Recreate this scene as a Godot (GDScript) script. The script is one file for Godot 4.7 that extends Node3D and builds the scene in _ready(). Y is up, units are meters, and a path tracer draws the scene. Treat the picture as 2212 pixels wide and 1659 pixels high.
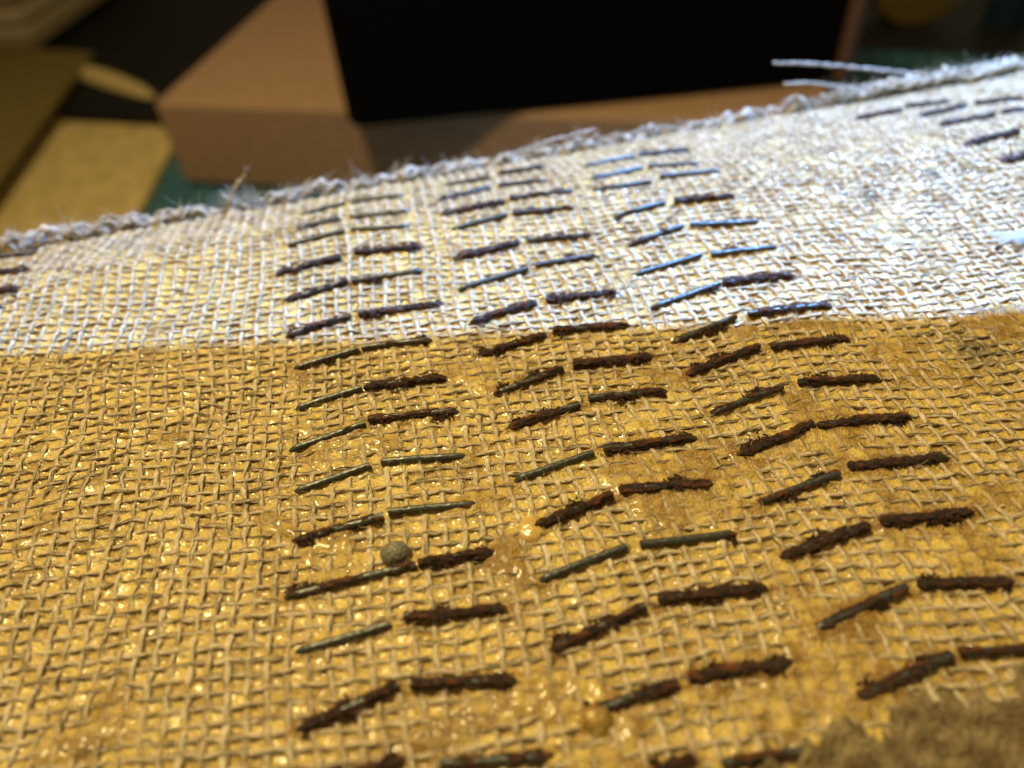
extends Node3D
# A bookbinder's bench seen very close: the sewn (wire-stapled) spine of an old book, its open-weave
# lining soaked in glue, under two unseen lamps, warm and cool. All lengths below are millimetres times MM.

const MM := 0.001
const PX := 1.12            # pitch of the warp threads (they run across the spine)
const PZ := 0.86            # pitch of the weft threads (they run along the spine)
const SKEW := 0.147         # lean of the warp: the book has slumped sideways
const X0 := -64.0
const X1 := 80.0
const ZN := 33.0
const WIRE := 0.228
const COOL := Vector3(112, 190, -150)       # the unseen cool lamp, out of view
const CUT := Vector3(2, 0.3, -5.4)           # its light ends along a line through this point ...
const ALONG := Vector3(0.9984, 0, 0.0554)    # ... in this direction

# each row is one wire staple: left leg (x z outside, x z inside), right leg (x z inside, x z outside), rust of each leg
const STAPLES := [
	-7, 25.8, -10.6, 26.7, -5, 26.1, 0.3, 26.1, 0.9, 0.5,
	-12.2, 23.9, -7.2, 22.1, -6.6, 22.1, -1.1, 22.2, 0.75, 0.8,
	-12.9, 19.7, -7.8, 18.6, -7.1, 18.2, -1.4, 18.1, 0.15, 0.75,
	-14.1, 16.3, -6.5, 14.9, -6.4, 14.8, -2, 14.4, 0.5, 0.95,
	-14.1, 12.4, -8.7, 11.2, -8.4, 10.9, -2.8, 10.7, 0.45, 0.15,
	-14.7, 8.6, -9.8, 7, -9.1, 6.8, -3.4, 6.8, 0.05, 0.05,
	-15.5, 4.9, -10.5, 3.1, -10.3, 2.8, -4, 2.6, 0.25, 0.5,
	-15.7, 1, -11, -0.5, -10.9, -0.6, -4.8, -0.9, 0.05, 0.95,
	-16.4, -3.2, -11.6, -4.8, -11.4, -4.9, -6, -5.2, 0.2, 0.45,
	-17.5, -7.1, -12.6, -8.9, -12, -9, -5.2, -9.5, 0.65, 0.75,
	-18.4, -11.5, -13.3, -13.6, -13, -13.6, -6.9, -14.3, 0.55, 0.25,
	-19.7, -15.6, -14.2, -17.1, -13.1, -17.7, -7.2, -17.8, 0.8, 0.85,
	-19.4, -19.8, -14.3, -21.4, -13.8, -21.6, -8.4, -21.5, 0.2, 0.1,
	-19.1, -22.9, -15.2, -24.4, -14.3, -24.7, -8.5, -24.7, 0.5, 0.2,
	-19.6, -27.3, -15.4, -29, -14.9, -29.3, -9.3, -29.6, 0.3, 0.2,
	5.4, 27.3, 7.3, 26.8, 8.6, 27.1, 13.2, 26.9, 0.8, 0.4,
	2.4, 24.3, 7.3, 23.1, 7.9, 22.9, 13.4, 22.6, 0.85, 0.9,
	1.1, 20.6, 6.4, 18.7, 7.2, 18.3, 13.3, 18.1, 0.8, 0.95,
	0.7, 16.5, 6, 14.8, 6.8, 14.7, 12.6, 14.4, 0.05, 0.1,
	0.7, 12.8, 5.7, 11, 6.2, 10.7, 12.1, 10.6, 0.9, 0.85,
	-0.2, 9, 5, 7.4, 5.7, 7.2, 11.8, 6.7, 0.1, 0.85,
	-0.5, 4.5, 4.6, 3, 5.3, 2.5, 10.9, 2.2, 0.6, 0.55,
	-1.3, 1.2, 3.8, -0.7, 4.6, -0.9, 10.5, -1.4, 0.6, 0.9,
	-2.3, -2.9, 2.9, -4.6, 3.5, -5.1, 9.4, -5, 0.8, 0.6,
	-2.8, -6.9, 2.5, -8.7, 3.3, -9, 9.1, -9.2, 0.7, 0.95,
	-3.8, -11.3, 2.1, -13.4, 2.8, -13.8, 8.2, -14.6, 0.05, 0.3,
	-4.1, -15.7, 1.6, -17.3, 2.3, -17.5, 8.1, -17.6, 0.9, 0.4,
	-4.4, -20.2, 0.8, -21.7, 1.3, -22, 7, -22.2, 0.05, 0.5,
	-5.4, -23.1, 0.7, -24.4, 1.2, -25.1, 7.3, -25.6, 0.7, 0.6,
	-5.7, -26.9, -0.6, -29.1, 0.2, -29.6, 5.1, -29.7, 0.5, 0.4,
	-5.4, -32, -0.5, -32.5, 0.4, -33.8, 5.2, -34.3, 0.4, 0.6,
	16, 24.6, 21.6, 22.8, 22, 22.7, 27.3, 22.8, 0.75, 0.5,
	15.1, 20.8, 20.9, 18.8, 21.6, 18.7, 26.8, 18.9, 0.6, 0.8,
	14.8, 16.3, 20.4, 14.7, 21.2, 14.5, 26.8, 14.2, 0.9, 0.95,
	14.6, 12.4, 20.1, 10.7, 20.8, 10.3, 27.2, 10.1, 0.4, 0.85,
	14.3, 8.5, 19.9, 6.5, 20.1, 6.7, 26.3, 6.4, 0.8, 0.85,
	13.5, 4.7, 18.9, 2.9, 20.1, 2.6, 25.8, 2.6, 0.45, 0.8,
	12.8, 0.6, 18.5, -1.4, 19.3, -1.1, 25.1, -1.6, 0.75, 0.6,
	12.4, -2.8, 17.7, -4.9, 18.7, -5.1, 25.3, -5.4, 0.4, 0.55,
	11.5, -6.9, 17.5, -9.2, 17.8, -9.3, 23.6, -9.6, 0.3, 0.95,
	10.7, -11.4, 17, -13.4, 17.8, -13.3, 23.6, -13.7, 0.15, 0.2,
	11, -15.6, 16.3, -17.7, 17, -17.8, 23.2, -17.7, 0.4, 0.15,
	10.5, -20.1, 15.5, -21.7, 16.4, -21.8, 22, -22, 0.2, 0.9,
	9.4, -25.1, 15, -25.7, 16.1, -26.9, 22, -26.9, 0.3, 0.3,
	9.4, -28.1, 14.9, -29.8, 15.6, -30.3, 20.6, -29.7, 0.3, 0.15,
	9.3, -32.8, 15, -34.5, 15.5, -34.9, 21, -35, 0.2, 0.6,
	40.8, -39.5, 46.4, -40.9, 47.8, -42.5, 52.8, -42.9, 0.95, 0.9,
	47.4, -38, 53.2, -40.1, 54.4, -40.4, 59.8, -40.5, 0.9, 0.9,
	47, -33.7, 53.3, -35, 54.6, -35.7, 59.8, -35.8, 0.95, 0.9,
	46.8, -28, 52.7, -29.6, 53.6, -30, 59.1, -30.2, 0.95, 0.9,
	48.5, -24.3, 53.9, -25.9, 54.9, -26.1, 60.2, -26.7, 0.95, 0.9,
	-54.7, -21.8, -51.1, -24, -50.4, -24, -45.1, -24.3, 0.3, 0.4,
	-52.1, -17.8, -48.4, -19.6, -48.1, -19.7, -43.6, -20, 0.6, 0.9,
	-50.8, -14.6, -47, -15.9, -46.6, -16, -42.9, -16.8, 0.6, 0.9,
	-50, -12.2, -46.3, -13.5, -46, -13.7, -43.1, -14.1, 0.5, 0.6,
]

var n_low := FastNoiseLite.new()
var n_mid := FastNoiseLite.new()
var n_fine := FastNoiseLite.new()
var rng := RandomNumberGenerator.new()
var used := {}

# raster of how near the closest wire is and how rusty it is
var mask_d := PackedFloat32Array()
var mask_r := PackedFloat32Array()
const MS := 0.25
const MW := 580
const MH := 370


func _ready():
	# ---- camera
	var cam := Camera3D.new()
	cam.name = "camera"
	var p := deg_to_rad(45.0)
	var roll := atan(0.08)
	var fwd := Vector3(0, -sin(p), -cos(p))
	var up0 := Vector3(0, cos(p), -sin(p))
	var right := Vector3(1, 0, 0) * cos(roll) - up0 * sin(roll)
	var up := Vector3(1, 0, 0) * sin(roll) + up0 * cos(roll)
	cam.transform = Transform3D(Basis(right, up, -fwd), -fwd * 56.0 * MM)
	var at := CameraAttributesPhysical.new()
	at.frustum_focal_length = 12.0 / (829.5 / 1650.0)
	at.frustum_focus_distance = 52.5 * MM
	at.frustum_near = 0.005
	at.frustum_far = 12.0
	at.exposure_aperture = 21.5
	cam.attributes = at
	add_child(cam)
	cam.fov = 2.0 * rad_to_deg(atan(829.5 / 1650.0))
	cam.near = 0.005
	cam.far = 12.0

	# ---- the dim room
	var we := WorldEnvironment.new()
	we.name = "room_air"
	var env := Environment.new()
	env.background_mode = Environment.BG_COLOR
	env.background_color = Color(0.165, 0.128, 0.072).linear_to_srgb()
	env.tonemap_mode = Environment.TONE_MAPPER_LINEAR
	env.tonemap_exposure = 1.0
	env.sdfgi_enabled = true
	env.ssao_enabled = true
	env.ssil_enabled = true
	we.environment = env
	add_child(we)

	# ---- unseen warm lamp, placed to light the spine from above its far side
	var lamp := AreaLight3D.new()
	lamp.name = "unseen_warm_lamp"
	lamp.area_size = Vector2(0.055, 0.055)
	lamp.light_color = Color(1.0, 0.80, 0.38).linear_to_srgb()
	lamp.light_energy = 0.19
	lamp.area_range = 4.0
	lamp.shadow_enabled = true
	add_child(lamp)
	lamp.look_at_from_position(Vector3(-100, 320, -115) * MM, Vector3(0, 0, 0), Vector3(1, 0, 0))

	# ---- unseen cool lamp at the far right; an unseen plate darkens the near half
	var cool := AreaLight3D.new()
	cool.name = "unseen_cool_lamp"
	cool.area_size = Vector2(46, 0.8) * MM
	cool.light_color = Color(0.19, 0.43, 1.0).linear_to_srgb()
	cool.light_energy = 0.46
	cool.area_range = 4.0
	cool.shadow_enabled = true
	add_child(cool)
	cool.look_at_from_position(COOL * MM, CUT * MM, (CUT - COOL).cross(ALONG))

	setup_noise()
	rasterise_staples()
	make_materials()
	build_bench()
	build_book()
	build_background()
	build_unseen_lamp()


# ------------------------------------------------------------------ helpers
func setup_noise():
	rng.seed = 7
	n_low.seed = 3
	n_low.frequency = 1.0
	n_low.noise_type = FastNoiseLite.TYPE_SIMPLEX_SMOOTH
	n_low.fractal_type = FastNoiseLite.FRACTAL_NONE
	n_mid.seed = 11
	n_mid.frequency = 1.0
	n_mid.noise_type = FastNoiseLite.TYPE_SIMPLEX
	n_mid.fractal_type = FastNoiseLite.FRACTAL_NONE
	n_fine.seed = 29
	n_fine.frequency = 1.0
	n_fine.noise_type = FastNoiseLite.TYPE_SIMPLEX
	n_fine.fractal_type = FastNoiseLite.FRACTAL_FBM
	n_fine.fractal_octaves = 3


func numbered(called: String) -> String:
	var n: int = used.get(called, 0)
	used[called] = n + 1
	return called if n == 0 else "%s_%03d" % [called, n]


func thing(called, label, category, group = "", at = Vector3.ZERO) -> Node3D:
	var o := Node3D.new()
	o.name = numbered(called)
	add_child(o, true)
	o.position = at * MM
	o.set_meta("label", label)
	o.set_meta("category", category)
	if group:
		o.set_meta("group", group)
	return o


func part(called, mesh: Mesh, mat: Material, parent: Node, kind = "", at = Vector3.ZERO) -> MeshInstance3D:
	var o := MeshInstance3D.new()
	o.name = called
	o.mesh = mesh
	o.material_override = mat
	o.position = at * MM
	parent.add_child(o, true)
	if kind:
		o.set_meta("kind", kind)
	return o


func array_mesh(v: PackedVector3Array, n: PackedVector3Array, uv: PackedVector2Array, c: PackedColorArray, idx: PackedInt32Array) -> ArrayMesh:
	var a := []
	a.resize(Mesh.ARRAY_MAX)
	a[Mesh.ARRAY_VERTEX] = v
	a[Mesh.ARRAY_NORMAL] = n
	if uv.size():
		a[Mesh.ARRAY_TEX_UV] = uv
	if c.size():
		a[Mesh.ARRAY_COLOR] = c
	a[Mesh.ARRAY_INDEX] = idx
	var m := ArrayMesh.new()
	m.add_surface_from_arrays(Mesh.PRIMITIVE_TRIANGLES, a)
	return m


# one tube along pts (mm); several calls may share the arrays in `to`
func new_arrays() -> Dictionary:
	return {"v": PackedVector3Array(), "n": PackedVector3Array(), "uv": PackedVector2Array(), "c": PackedColorArray(), "i": PackedInt32Array()}


func close_arrays(to: Dictionary) -> ArrayMesh:
	return array_mesh(to.v, to.n, to.uv, to.c, to.i)


func tube(to: Dictionary, pts: PackedVector3Array, rad: PackedFloat32Array, sides: int, cols: PackedColorArray, flat := 1.0, upv := Vector3.UP, twist := 0.0, caps := true, grain := 0.0):
	var count := pts.size()
	if count < 2:
		return
	var v: PackedVector3Array = to.v
	var nn: PackedVector3Array = to.n
	var uv: PackedVector2Array = to.uv
	var c: PackedColorArray = to.c
	var idx: PackedInt32Array = to.i
	var start := v.size()
	var far := 0.0
	var cs := PackedFloat32Array()
	var sn := PackedFloat32Array()
	for k in sides + 1:
		cs.append(cos(TAU * k / sides))
		sn.append(sin(TAU * k / sides))
	for s in count:
		var t: Vector3 = pts[mini(s + 1, count - 1)] - pts[maxi(s - 1, 0)]
		t = t.normalized()
		var side := t.cross(upv)
		if side.length_squared() < 1e-6:
			side = t.cross(Vector3(0.3, 0.1, 0.9))
		side = side.normalized()
		var u := side.cross(t)
		if s > 0:
			far += pts[s].distance_to(pts[s - 1])
		var r: float = rad[s]
		var col: Color = cols[s]
		for k in sides + 1:
			var d: Vector3 = side * cs[k] + u * sn[k] * flat
			var rk := r
			if grain > 0.0:
				rk *= 1.0 + grain * n_mid.get_noise_3d(cs[k] * 1.5 + pts[0].x * 3.0, sn[k] * 1.5 + pts[0].z * 3.0, far * 1.6)
			v.append((pts[s] + d * rk) * MM)
			nn.append((side * cs[k] * flat + u * sn[k]).normalized())
			uv.append(Vector2(float(k) / sides + far * twist, far))
			c.append(col)
	for s in count - 1:
		for k in sides:
			var a := start + s * (sides + 1) + k
			var b := a + sides + 1
			idx.append(a)
			idx.append(a + 1)
			idx.append(b)
			idx.append(a + 1)
			idx.append(b + 1)
			idx.append(b)
	if caps:
		for e in 2:
			var s: int = 0 if e == 0 else count - 1
			var base := v.size()
			var out := (pts[0] - pts[1]).normalized() if e == 0 else (pts[count - 1] - pts[count - 2]).normalized()
			v.append(pts[s] * MM)
			nn.append(out)
			uv.append(Vector2(0, 0))
			c.append(cols[s])
			for k in sides + 1:
				v.append(v[start + s * (sides + 1) + k])
				nn.append(out)
				uv.append(Vector2(0, 0))
				c.append(cols[s])
			for k in sides:
				idx.append(base)
				if e == 1:
					idx.append(base + 1 + k)
					idx.append(base + 2 + k)
				else:
					idx.append(base + 2 + k)
					idx.append(base + 1 + k)
	to.v = v
	to.n = nn
	to.uv = uv
	to.c = c
	to.i = idx


func box(size: Vector3, bevel: float, steps := 2) -> ArrayMesh:      # a box with rounded edges, sitting on y = 0
	var st := SurfaceTool.new()
	st.begin(Mesh.PRIMITIVE_TRIANGLES)
	var h := size / 2.0
	var inner := h - Vector3(bevel, bevel, bevel)
	var grid := []
	for k in steps + 1:
		grid.append(-1.0 + float(k) / steps * 1.0)
	var axes := [Vector3.RIGHT, Vector3.LEFT, Vector3.UP, Vector3.DOWN, Vector3.BACK, Vector3.FORWARD]
	for ax in axes:
		var a: Vector3 = ax
		var b := Vector3(a.y, a.z, a.x).abs()
		var d := a.cross(b)
		var line := []
		for k in steps + 1:
			line.append([-1.0, -1.0 + float(k) / steps])
		for k in steps + 1:
			line.append([1.0, float(k) / steps])
		var rows := []
		for i in line.size():
			var row := []
			for j in line.size():
				var li: Array = line[i]
				var lj: Array = line[j]
				var core: Vector3 = a * inner.dot(a.abs()) + b * inner.dot(b.abs()) * li[0] + d * inner.dot(d.abs()) * lj[0]
				var lean: Vector3 = (a + b * tan(li[1] * PI / 4.0) + d * tan(lj[1] * PI / 4.0)).normalized()
				row.append([core + lean * bevel, lean])
			rows.append(row)
		for i in line.size() - 1:
			for j in line.size() - 1:
				var q := [rows[i][j], rows[i + 1][j], rows[i + 1][j + 1], rows[i][j + 1]]
				for t in [0, 2, 1, 0, 3, 2]:
					var pt: Array = q[t]
					var pos: Vector3 = pt[0]
					st.set_normal(pt[1])
					st.set_uv(Vector2(pos.dot(b) + a.x, pos.dot(d) + a.z) * 0.02)
					st.add_vertex((pos + Vector3(0, h.y, 0)) * MM)
	st.index()
	return st.commit()


func slab(outline: PackedVector2Array, y0: float, y1: float, chamfer := 0.4) -> ArrayMesh:   # an upright prism over an outline in x, z, top edge chamfered
	var st := SurfaceTool.new()
	st.begin(Mesh.PRIMITIVE_TRIANGLES)
	st.set_smooth_group(-1)
	var count := outline.size()
	var mid := Vector2.ZERO
	for q in outline:
		mid += q / count
	var inset := PackedVector2Array()
	for q in outline:
		inset.append(q + (mid - q).normalized() * chamfer * 1.4)
	var put := func(q: Vector2, y: float):
		st.set_uv(q * 0.02 + Vector2(y, y) * 0.013)
		st.add_vertex(Vector3(q.x, y, q.y) * MM)
	for k in count:
		var a := outline[k]
		var b := outline[(k + 1) % count]
		var ai := inset[k]
		var bi := inset[(k + 1) % count]
		for w in [[a, y0, b, y0, b, y1 - chamfer, a, y1 - chamfer], [a, y1 - chamfer, b, y1 - chamfer, bi, y1, ai, y1]]:
			put.call(w[0], w[1]); put.call(w[2], w[3]); put.call(w[4], w[5])
			put.call(w[0], w[1]); put.call(w[4], w[5]); put.call(w[6], w[7])
		put.call(ai, y1); put.call(bi, y1); put.call(mid, y1)
	st.generate_normals()
	st.index()
	return st.commit()


# ------------------------------------------------------------------ shape of the spine
func spine(x: float, z: float) -> float:
	var t := -21.82 - 0.13 * x - z
	var y := 0.13 * n_low.get_noise_2d(x * 0.06, z * 0.08 + 40.0)
	if t <= 0.0:
		return y
	return y - (0.025 * t * t if t < 5.0 else 0.25 * (t - 2.5))


func far_edge(x: float) -> float:
	return -25.7 - 0.24 * (x + 47.0)


func warp_at(x: float, z: float) -> float:         # weave coordinate: whole numbers on warp threads
	return (x - SKEW * z + 0.62 * n_low.get_noise_2d(x * 0.055 + 9.0, z * 0.05) + 0.12 * n_low.get_noise_2d(x * 0.2, z * 0.17 + 70.0)) / PX


func weft_at(x: float, z: float) -> float:
	return (z + 0.035 * x + 0.7 * n_low.get_noise_2d(x * 0.045 + 50.0, z * 0.05 + 3.0) + 0.13 * n_low.get_noise_2d(x * 0.16 + 7.0, z * 0.2 + 90.0)) / PZ


func puddle(x: float, z: float) -> float:          # where the glue has pooled over the weave, 0..1
	var a := n_low.get_noise_2d(x * 0.085 + 21.0, z * 0.11 - 8.0) + 0.5 * n_low.get_noise_2d(x * 0.27 - 4.0, z * 0.33 + 15.0)
	var bias := 0.10 + 0.011 * (x - 8.0) if x < 20.0 else 0.23
	if z < -4.0:
		bias = minf(bias, 0.05) - 0.42
	return smoothstep(0.02, 0.75, a + clampf(bias, -0.55, 0.22))


func near_wire(x: float, z: float) -> Vector2:      # (distance to the closest wire up to 2 mm, its rust)
	var i := int((x - X0) / MS)
	var j := int((ZN - z) / MS)
	if i < 0 or j < 0 or i >= MW or j >= MH:
		return Vector2(2, 0)
	return Vector2(mask_d[j * MW + i], mask_r[j * MW + i])


func rasterise_staples():
	mask_d.resize(MW * MH)
	mask_d.fill(2.0)
	mask_r.resize(MW * MH)
	for s in STAPLES.size() / 10:
		for leg in 2:
			var o := s * 10 + leg * 4
			var a := Vector2(STAPLES[o], STAPLES[o + 1])
			var b := Vector2(STAPLES[o + 2], STAPLES[o + 3])
			var rust: float = STAPLES[s * 10 + 8 + leg]
			var lo := Vector2(minf(a.x, b.x), maxf(a.y, b.y))
			var hi := Vector2(maxf(a.x, b.x), minf(a.y, b.y))
			for i in range(maxi(0, int((lo.x - 2.0 - X0) / MS)), mini(MW, int((hi.x + 2.0 - X0) / MS) + 1)):
				for j in range(maxi(0, int((ZN - lo.y - 2.0) / MS)), mini(MH, int((ZN - hi.y + 2.0) / MS) + 1)):
					var q := Vector2(X0 + (i + 0.5) * MS, ZN - (j + 0.5) * MS)
					var d := q.distance_to(Geometry2D.get_closest_point_to_segment(q, a, b))
					if d < mask_d[j * MW + i]:
						mask_d[j * MW + i] = d
						mask_r[j * MW + i] = rust


func hash2(i: int, j: int) -> float:
	var h := (i * 374761393 + j * 668265263) & 0x7fffffff
	h = ((h ^ (h >> 13)) * 1274126177) & 0x7fffffff
	return float((h ^ (h >> 16)) & 0xffff) / 65535.0


const BLOBS := [2.9, 24.6, 0.85, 0.75, -12.6, 27.0, 0.9, 0.4, 8.4, 5.2, 0.8, 0.35]   # set drops of glue: x, z, radius, height


func glue_height(x: float, z: float) -> Vector3:     # (height over the spine, thinness 0..1, pool 0..1)
	var a := warp_at(x, z)
	var b := weft_at(x, z)
	var fa: float = absf(a - roundf(a)) * PX
	var fb: float = absf(b - roundf(b)) * PZ
	var i := int(floor(a))
	var j := int(floor(b))
	var u := (a - i - 0.5) * 2.0
	var v := (b - j - 0.5) * 2.0
	var r := hash2(i, j)
	var dome := (1.0 - u * u) * (1.0 - v * v) * (0.0 + 0.15 * r)
	var fillet: float = 0.19 * exp(-pow(fa / 0.19, 2.0)) + 0.16 * exp(-pow(fb / 0.16, 2.0))
	var lump := 0.035 * n_mid.get_noise_2d(x * 1.1, z * 1.1) + 0.02 * n_mid.get_noise_2d(x * 3.1, z * 3.1 + 9.0)
	var h := dome + minf(fillet, 0.24) + lump
	var pool := puddle(x, z)
	if pool > 0.02:
		var level: float = 0.31 * pool + 0.07 * n_mid.get_noise_2d(x * 0.8 + 30.0, z * 0.8) + 0.03 * lump
		h = maxf(h, 0.0)
		h = lerpf(h, maxf(h, level) * 0.8 + level * 0.2, pool)
	for k in BLOBS.size() / 4:
		var d: float = Vector2(x - BLOBS[k * 4], z - BLOBS[k * 4 + 1]).length() / BLOBS[k * 4 + 2]
		if d < 1.0:
			h = maxf(h, h * 0.3 + BLOBS[k * 4 + 3] * sqrt(1.0 - d * d))
	var w := near_wire(x, z)
	h += 0.13 * exp(-pow(w.x / 0.42, 2.0))
	return Vector3(h, clampf(r * 0.7 + 0.4 * (1.0 - fillet * 4.6) - pool * 0.3 + 0.25 * n_low.get_noise_2d(x * 0.13, z * 0.14 + 33.0), 0.0, 1.0), pool)


# ------------------------------------------------------------------ materials
var m_glue: StandardMaterial3D
var m_thread: StandardMaterial3D
var m_steel: StandardMaterial3D
var m_rust: StandardMaterial3D
var m_hair: StandardMaterial3D
var m_felt: StandardMaterial3D
var m_drop: StandardMaterial3D


func noise_texture(size: int, freq: float, octaves: int, seed_: int, ramp: Array = [], normal := false, strength := 6.0) -> NoiseTexture2D:
	var t := NoiseTexture2D.new()
	t.width = size
	t.height = size
	t.seamless = true
	var n := FastNoiseLite.new()
	n.seed = seed_
	n.frequency = freq
	n.fractal_octaves = octaves
	t.noise = n
	if normal:
		t.as_normal_map = true
		t.bump_strength = strength
	if ramp.size():
		var g := Gradient.new()
		g.offsets = PackedFloat32Array([0.0, 1.0])
		g.colors = PackedColorArray([ramp[0], ramp[1]])
		t.color_ramp = g
	return t


func streaks() -> ImageTexture:            # fibres that run along a thread or a drawn wire
	var im := Image.create(64, 256, false, Image.FORMAT_L8)
	for y in 256:
		for x in 64:
			var u := TAU * x / 64.0
			var w := TAU * y / 256.0
			var v := n_fine.get_noise_3d(cos(u) * 1.7 + 5.0, sin(u) * 1.7, cos(w) * 0.5) * 0.6 + n_mid.get_noise_3d(cos(u) * 3.2, sin(u) * 3.2 + 9.0, sin(w) * 1.1 + 4.0) * 0.5
			var g := clampf(0.5 + v * 0.7, 0.0, 1.0)
			im.set_pixel(x, y, Color(g, g, g))
	return ImageTexture.create_from_image(im)


func matte(color: Color, rough := 0.85, spec := 0.4) -> StandardMaterial3D:
	var m := StandardMaterial3D.new()
	m.albedo_color = color.linear_to_srgb()
	m.roughness = rough
	m.metallic_specular = spec
	return m


func tinted(color: Color, spread: float, freq: float, seed_: int, rough := 0.85) -> StandardMaterial3D:
	var m := StandardMaterial3D.new()
	m.albedo_texture = noise_texture(256, freq, 4, seed_, [(color * (1.0 - spread)).linear_to_srgb(), (color * (1.0 + spread)).linear_to_srgb()])
	m.roughness = rough
	return m


func vertex_tinted(rough: float, spec := 0.5) -> StandardMaterial3D:
	var m := StandardMaterial3D.new()
	m.vertex_color_use_as_albedo = true
	m.roughness = rough
	m.metallic_specular = spec
	return m


func make_materials():
	var st := streaks()
	m_glue = vertex_tinted(0.42, 0.5)
	m_glue.heightmap_enabled = true
	m_glue.heightmap_texture = noise_texture(512, 0.06, 3, 5)
	m_glue.heightmap_scale = 0.0075
	m_glue.clearcoat_enabled = true
	m_glue.clearcoat = 0.22
	m_glue.clearcoat_roughness = 0.1
	m_thread = vertex_tinted(0.62, 0.45)
	m_thread.heightmap_enabled = true
	m_thread.heightmap_texture = st
	m_thread.heightmap_scale = 0.012
	m_thread.backlight_enabled = true
	m_thread.backlight = Color(0.36, 0.33, 0.28).linear_to_srgb()
	m_thread.uv1_scale = Vector3(1, 0.5, 1)
	m_steel = StandardMaterial3D.new()
	m_steel.albedo_texture = noise_texture(256, 0.03, 4, 8, [Color(0.032, 0.036, 0.033).linear_to_srgb(), Color(0.18, 0.185, 0.17).linear_to_srgb()])
	m_steel.metallic = 0.6
	m_steel.roughness = 0.42
	m_steel.uv1_scale = Vector3(1, 0.4, 1)
	m_steel.heightmap_enabled = true
	m_steel.heightmap_texture = st
	m_steel.heightmap_scale = 0.002
	m_rust = vertex_tinted(0.6, 0.5)
	m_rust.heightmap_enabled = true
	m_rust.heightmap_texture = noise_texture(256, 0.11, 3, 15)
	m_rust.heightmap_scale = 0.02
	m_hair = vertex_tinted(0.5)
	m_felt = vertex_tinted(0.95, 0.3)
	m_felt.heightmap_enabled = true
	m_felt.heightmap_texture = noise_texture(512, 0.04, 4, 51)
	m_felt.heightmap_scale = 0.018
	m_drop = matte(Color(0.165, 0.15, 0.105), 0.3)
	m_drop.heightmap_enabled = true
	m_drop.heightmap_texture = noise_texture(128, 0.06, 3, 35)
	m_drop.heightmap_scale = 0.008


# ------------------------------------------------------------------ bench
func build_bench():
	var b := part("bench_top", box(Vector3(2600, 40, 2600), 2.0), matte(Color(0.012, 0.011, 0.010), 0.55), self, "structure", Vector3(0, -193, -500))
	b.set_meta("label", "dark bench top under the cutting mat")


# ------------------------------------------------------------------ the book
func build_book():
	var book := thing("book", "old book standing spine up, its glued cloth spine full of rusty wire staples", "book")
	build_signatures(book)
	build_glue(book)
	build_cloth(book)
	build_staples(book)
	build_remnant(book)
	build_drop(book)
	build_clear_drop(book)
	build_scrap(book)
	build_fuzz(book)


func build_signatures(book: Node3D):
	var paper := [matte(Color(0.52, 0.40, 0.20), 0.9), matte(Color(0.48, 0.37, 0.19), 0.9), matte(Color(0.55, 0.43, 0.23), 0.9)]
	var z := 32.6
	var k := 0
	while z > -52.0:
		var za := z
		var zb := z - 3.95
		var xa := maxf(X0, -47.0 - (zb - 1.2 + 25.7) / 0.24)
		if xa < X1 - 8.0:
			var top := minf(spine(xa, zb), spine(X1, zb)) - 0.45
			var sh := SKEW * 0.4
			part("signature" if k == 0 else "signature_%03d" % k, slab(PackedVector2Array([Vector2(xa + sh, za), Vector2(X1, za), Vector2(X1, zb), Vector2(xa, zb)]), -150.0, top, 0.5), paper[k % 3], book)
		z -= 4.05
		k += 1


func stain(x: float, z: float) -> float:
	var n := n_mid.get_noise_2d(x * 1.3 + 5.0, z * 1.3) * 0.8
	var a := 1.0 - Vector2((x - 34.0) / 2.6, (z - 0.4) / 2.4).length() + n * 0.7
	var b := 1.0 - Vector2((x - 41.2) / 1.3, (z + 23.3) / 1.2).length() + n * 0.4
	var c := 1.0 - Vector2((x - 34.2) / 1.5, (z + 20.5) / 1.3).length() + n * 0.4
	return clampf(maxf(a, maxf(b, c)) * 1.3, 0.0, 1.0)


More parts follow.
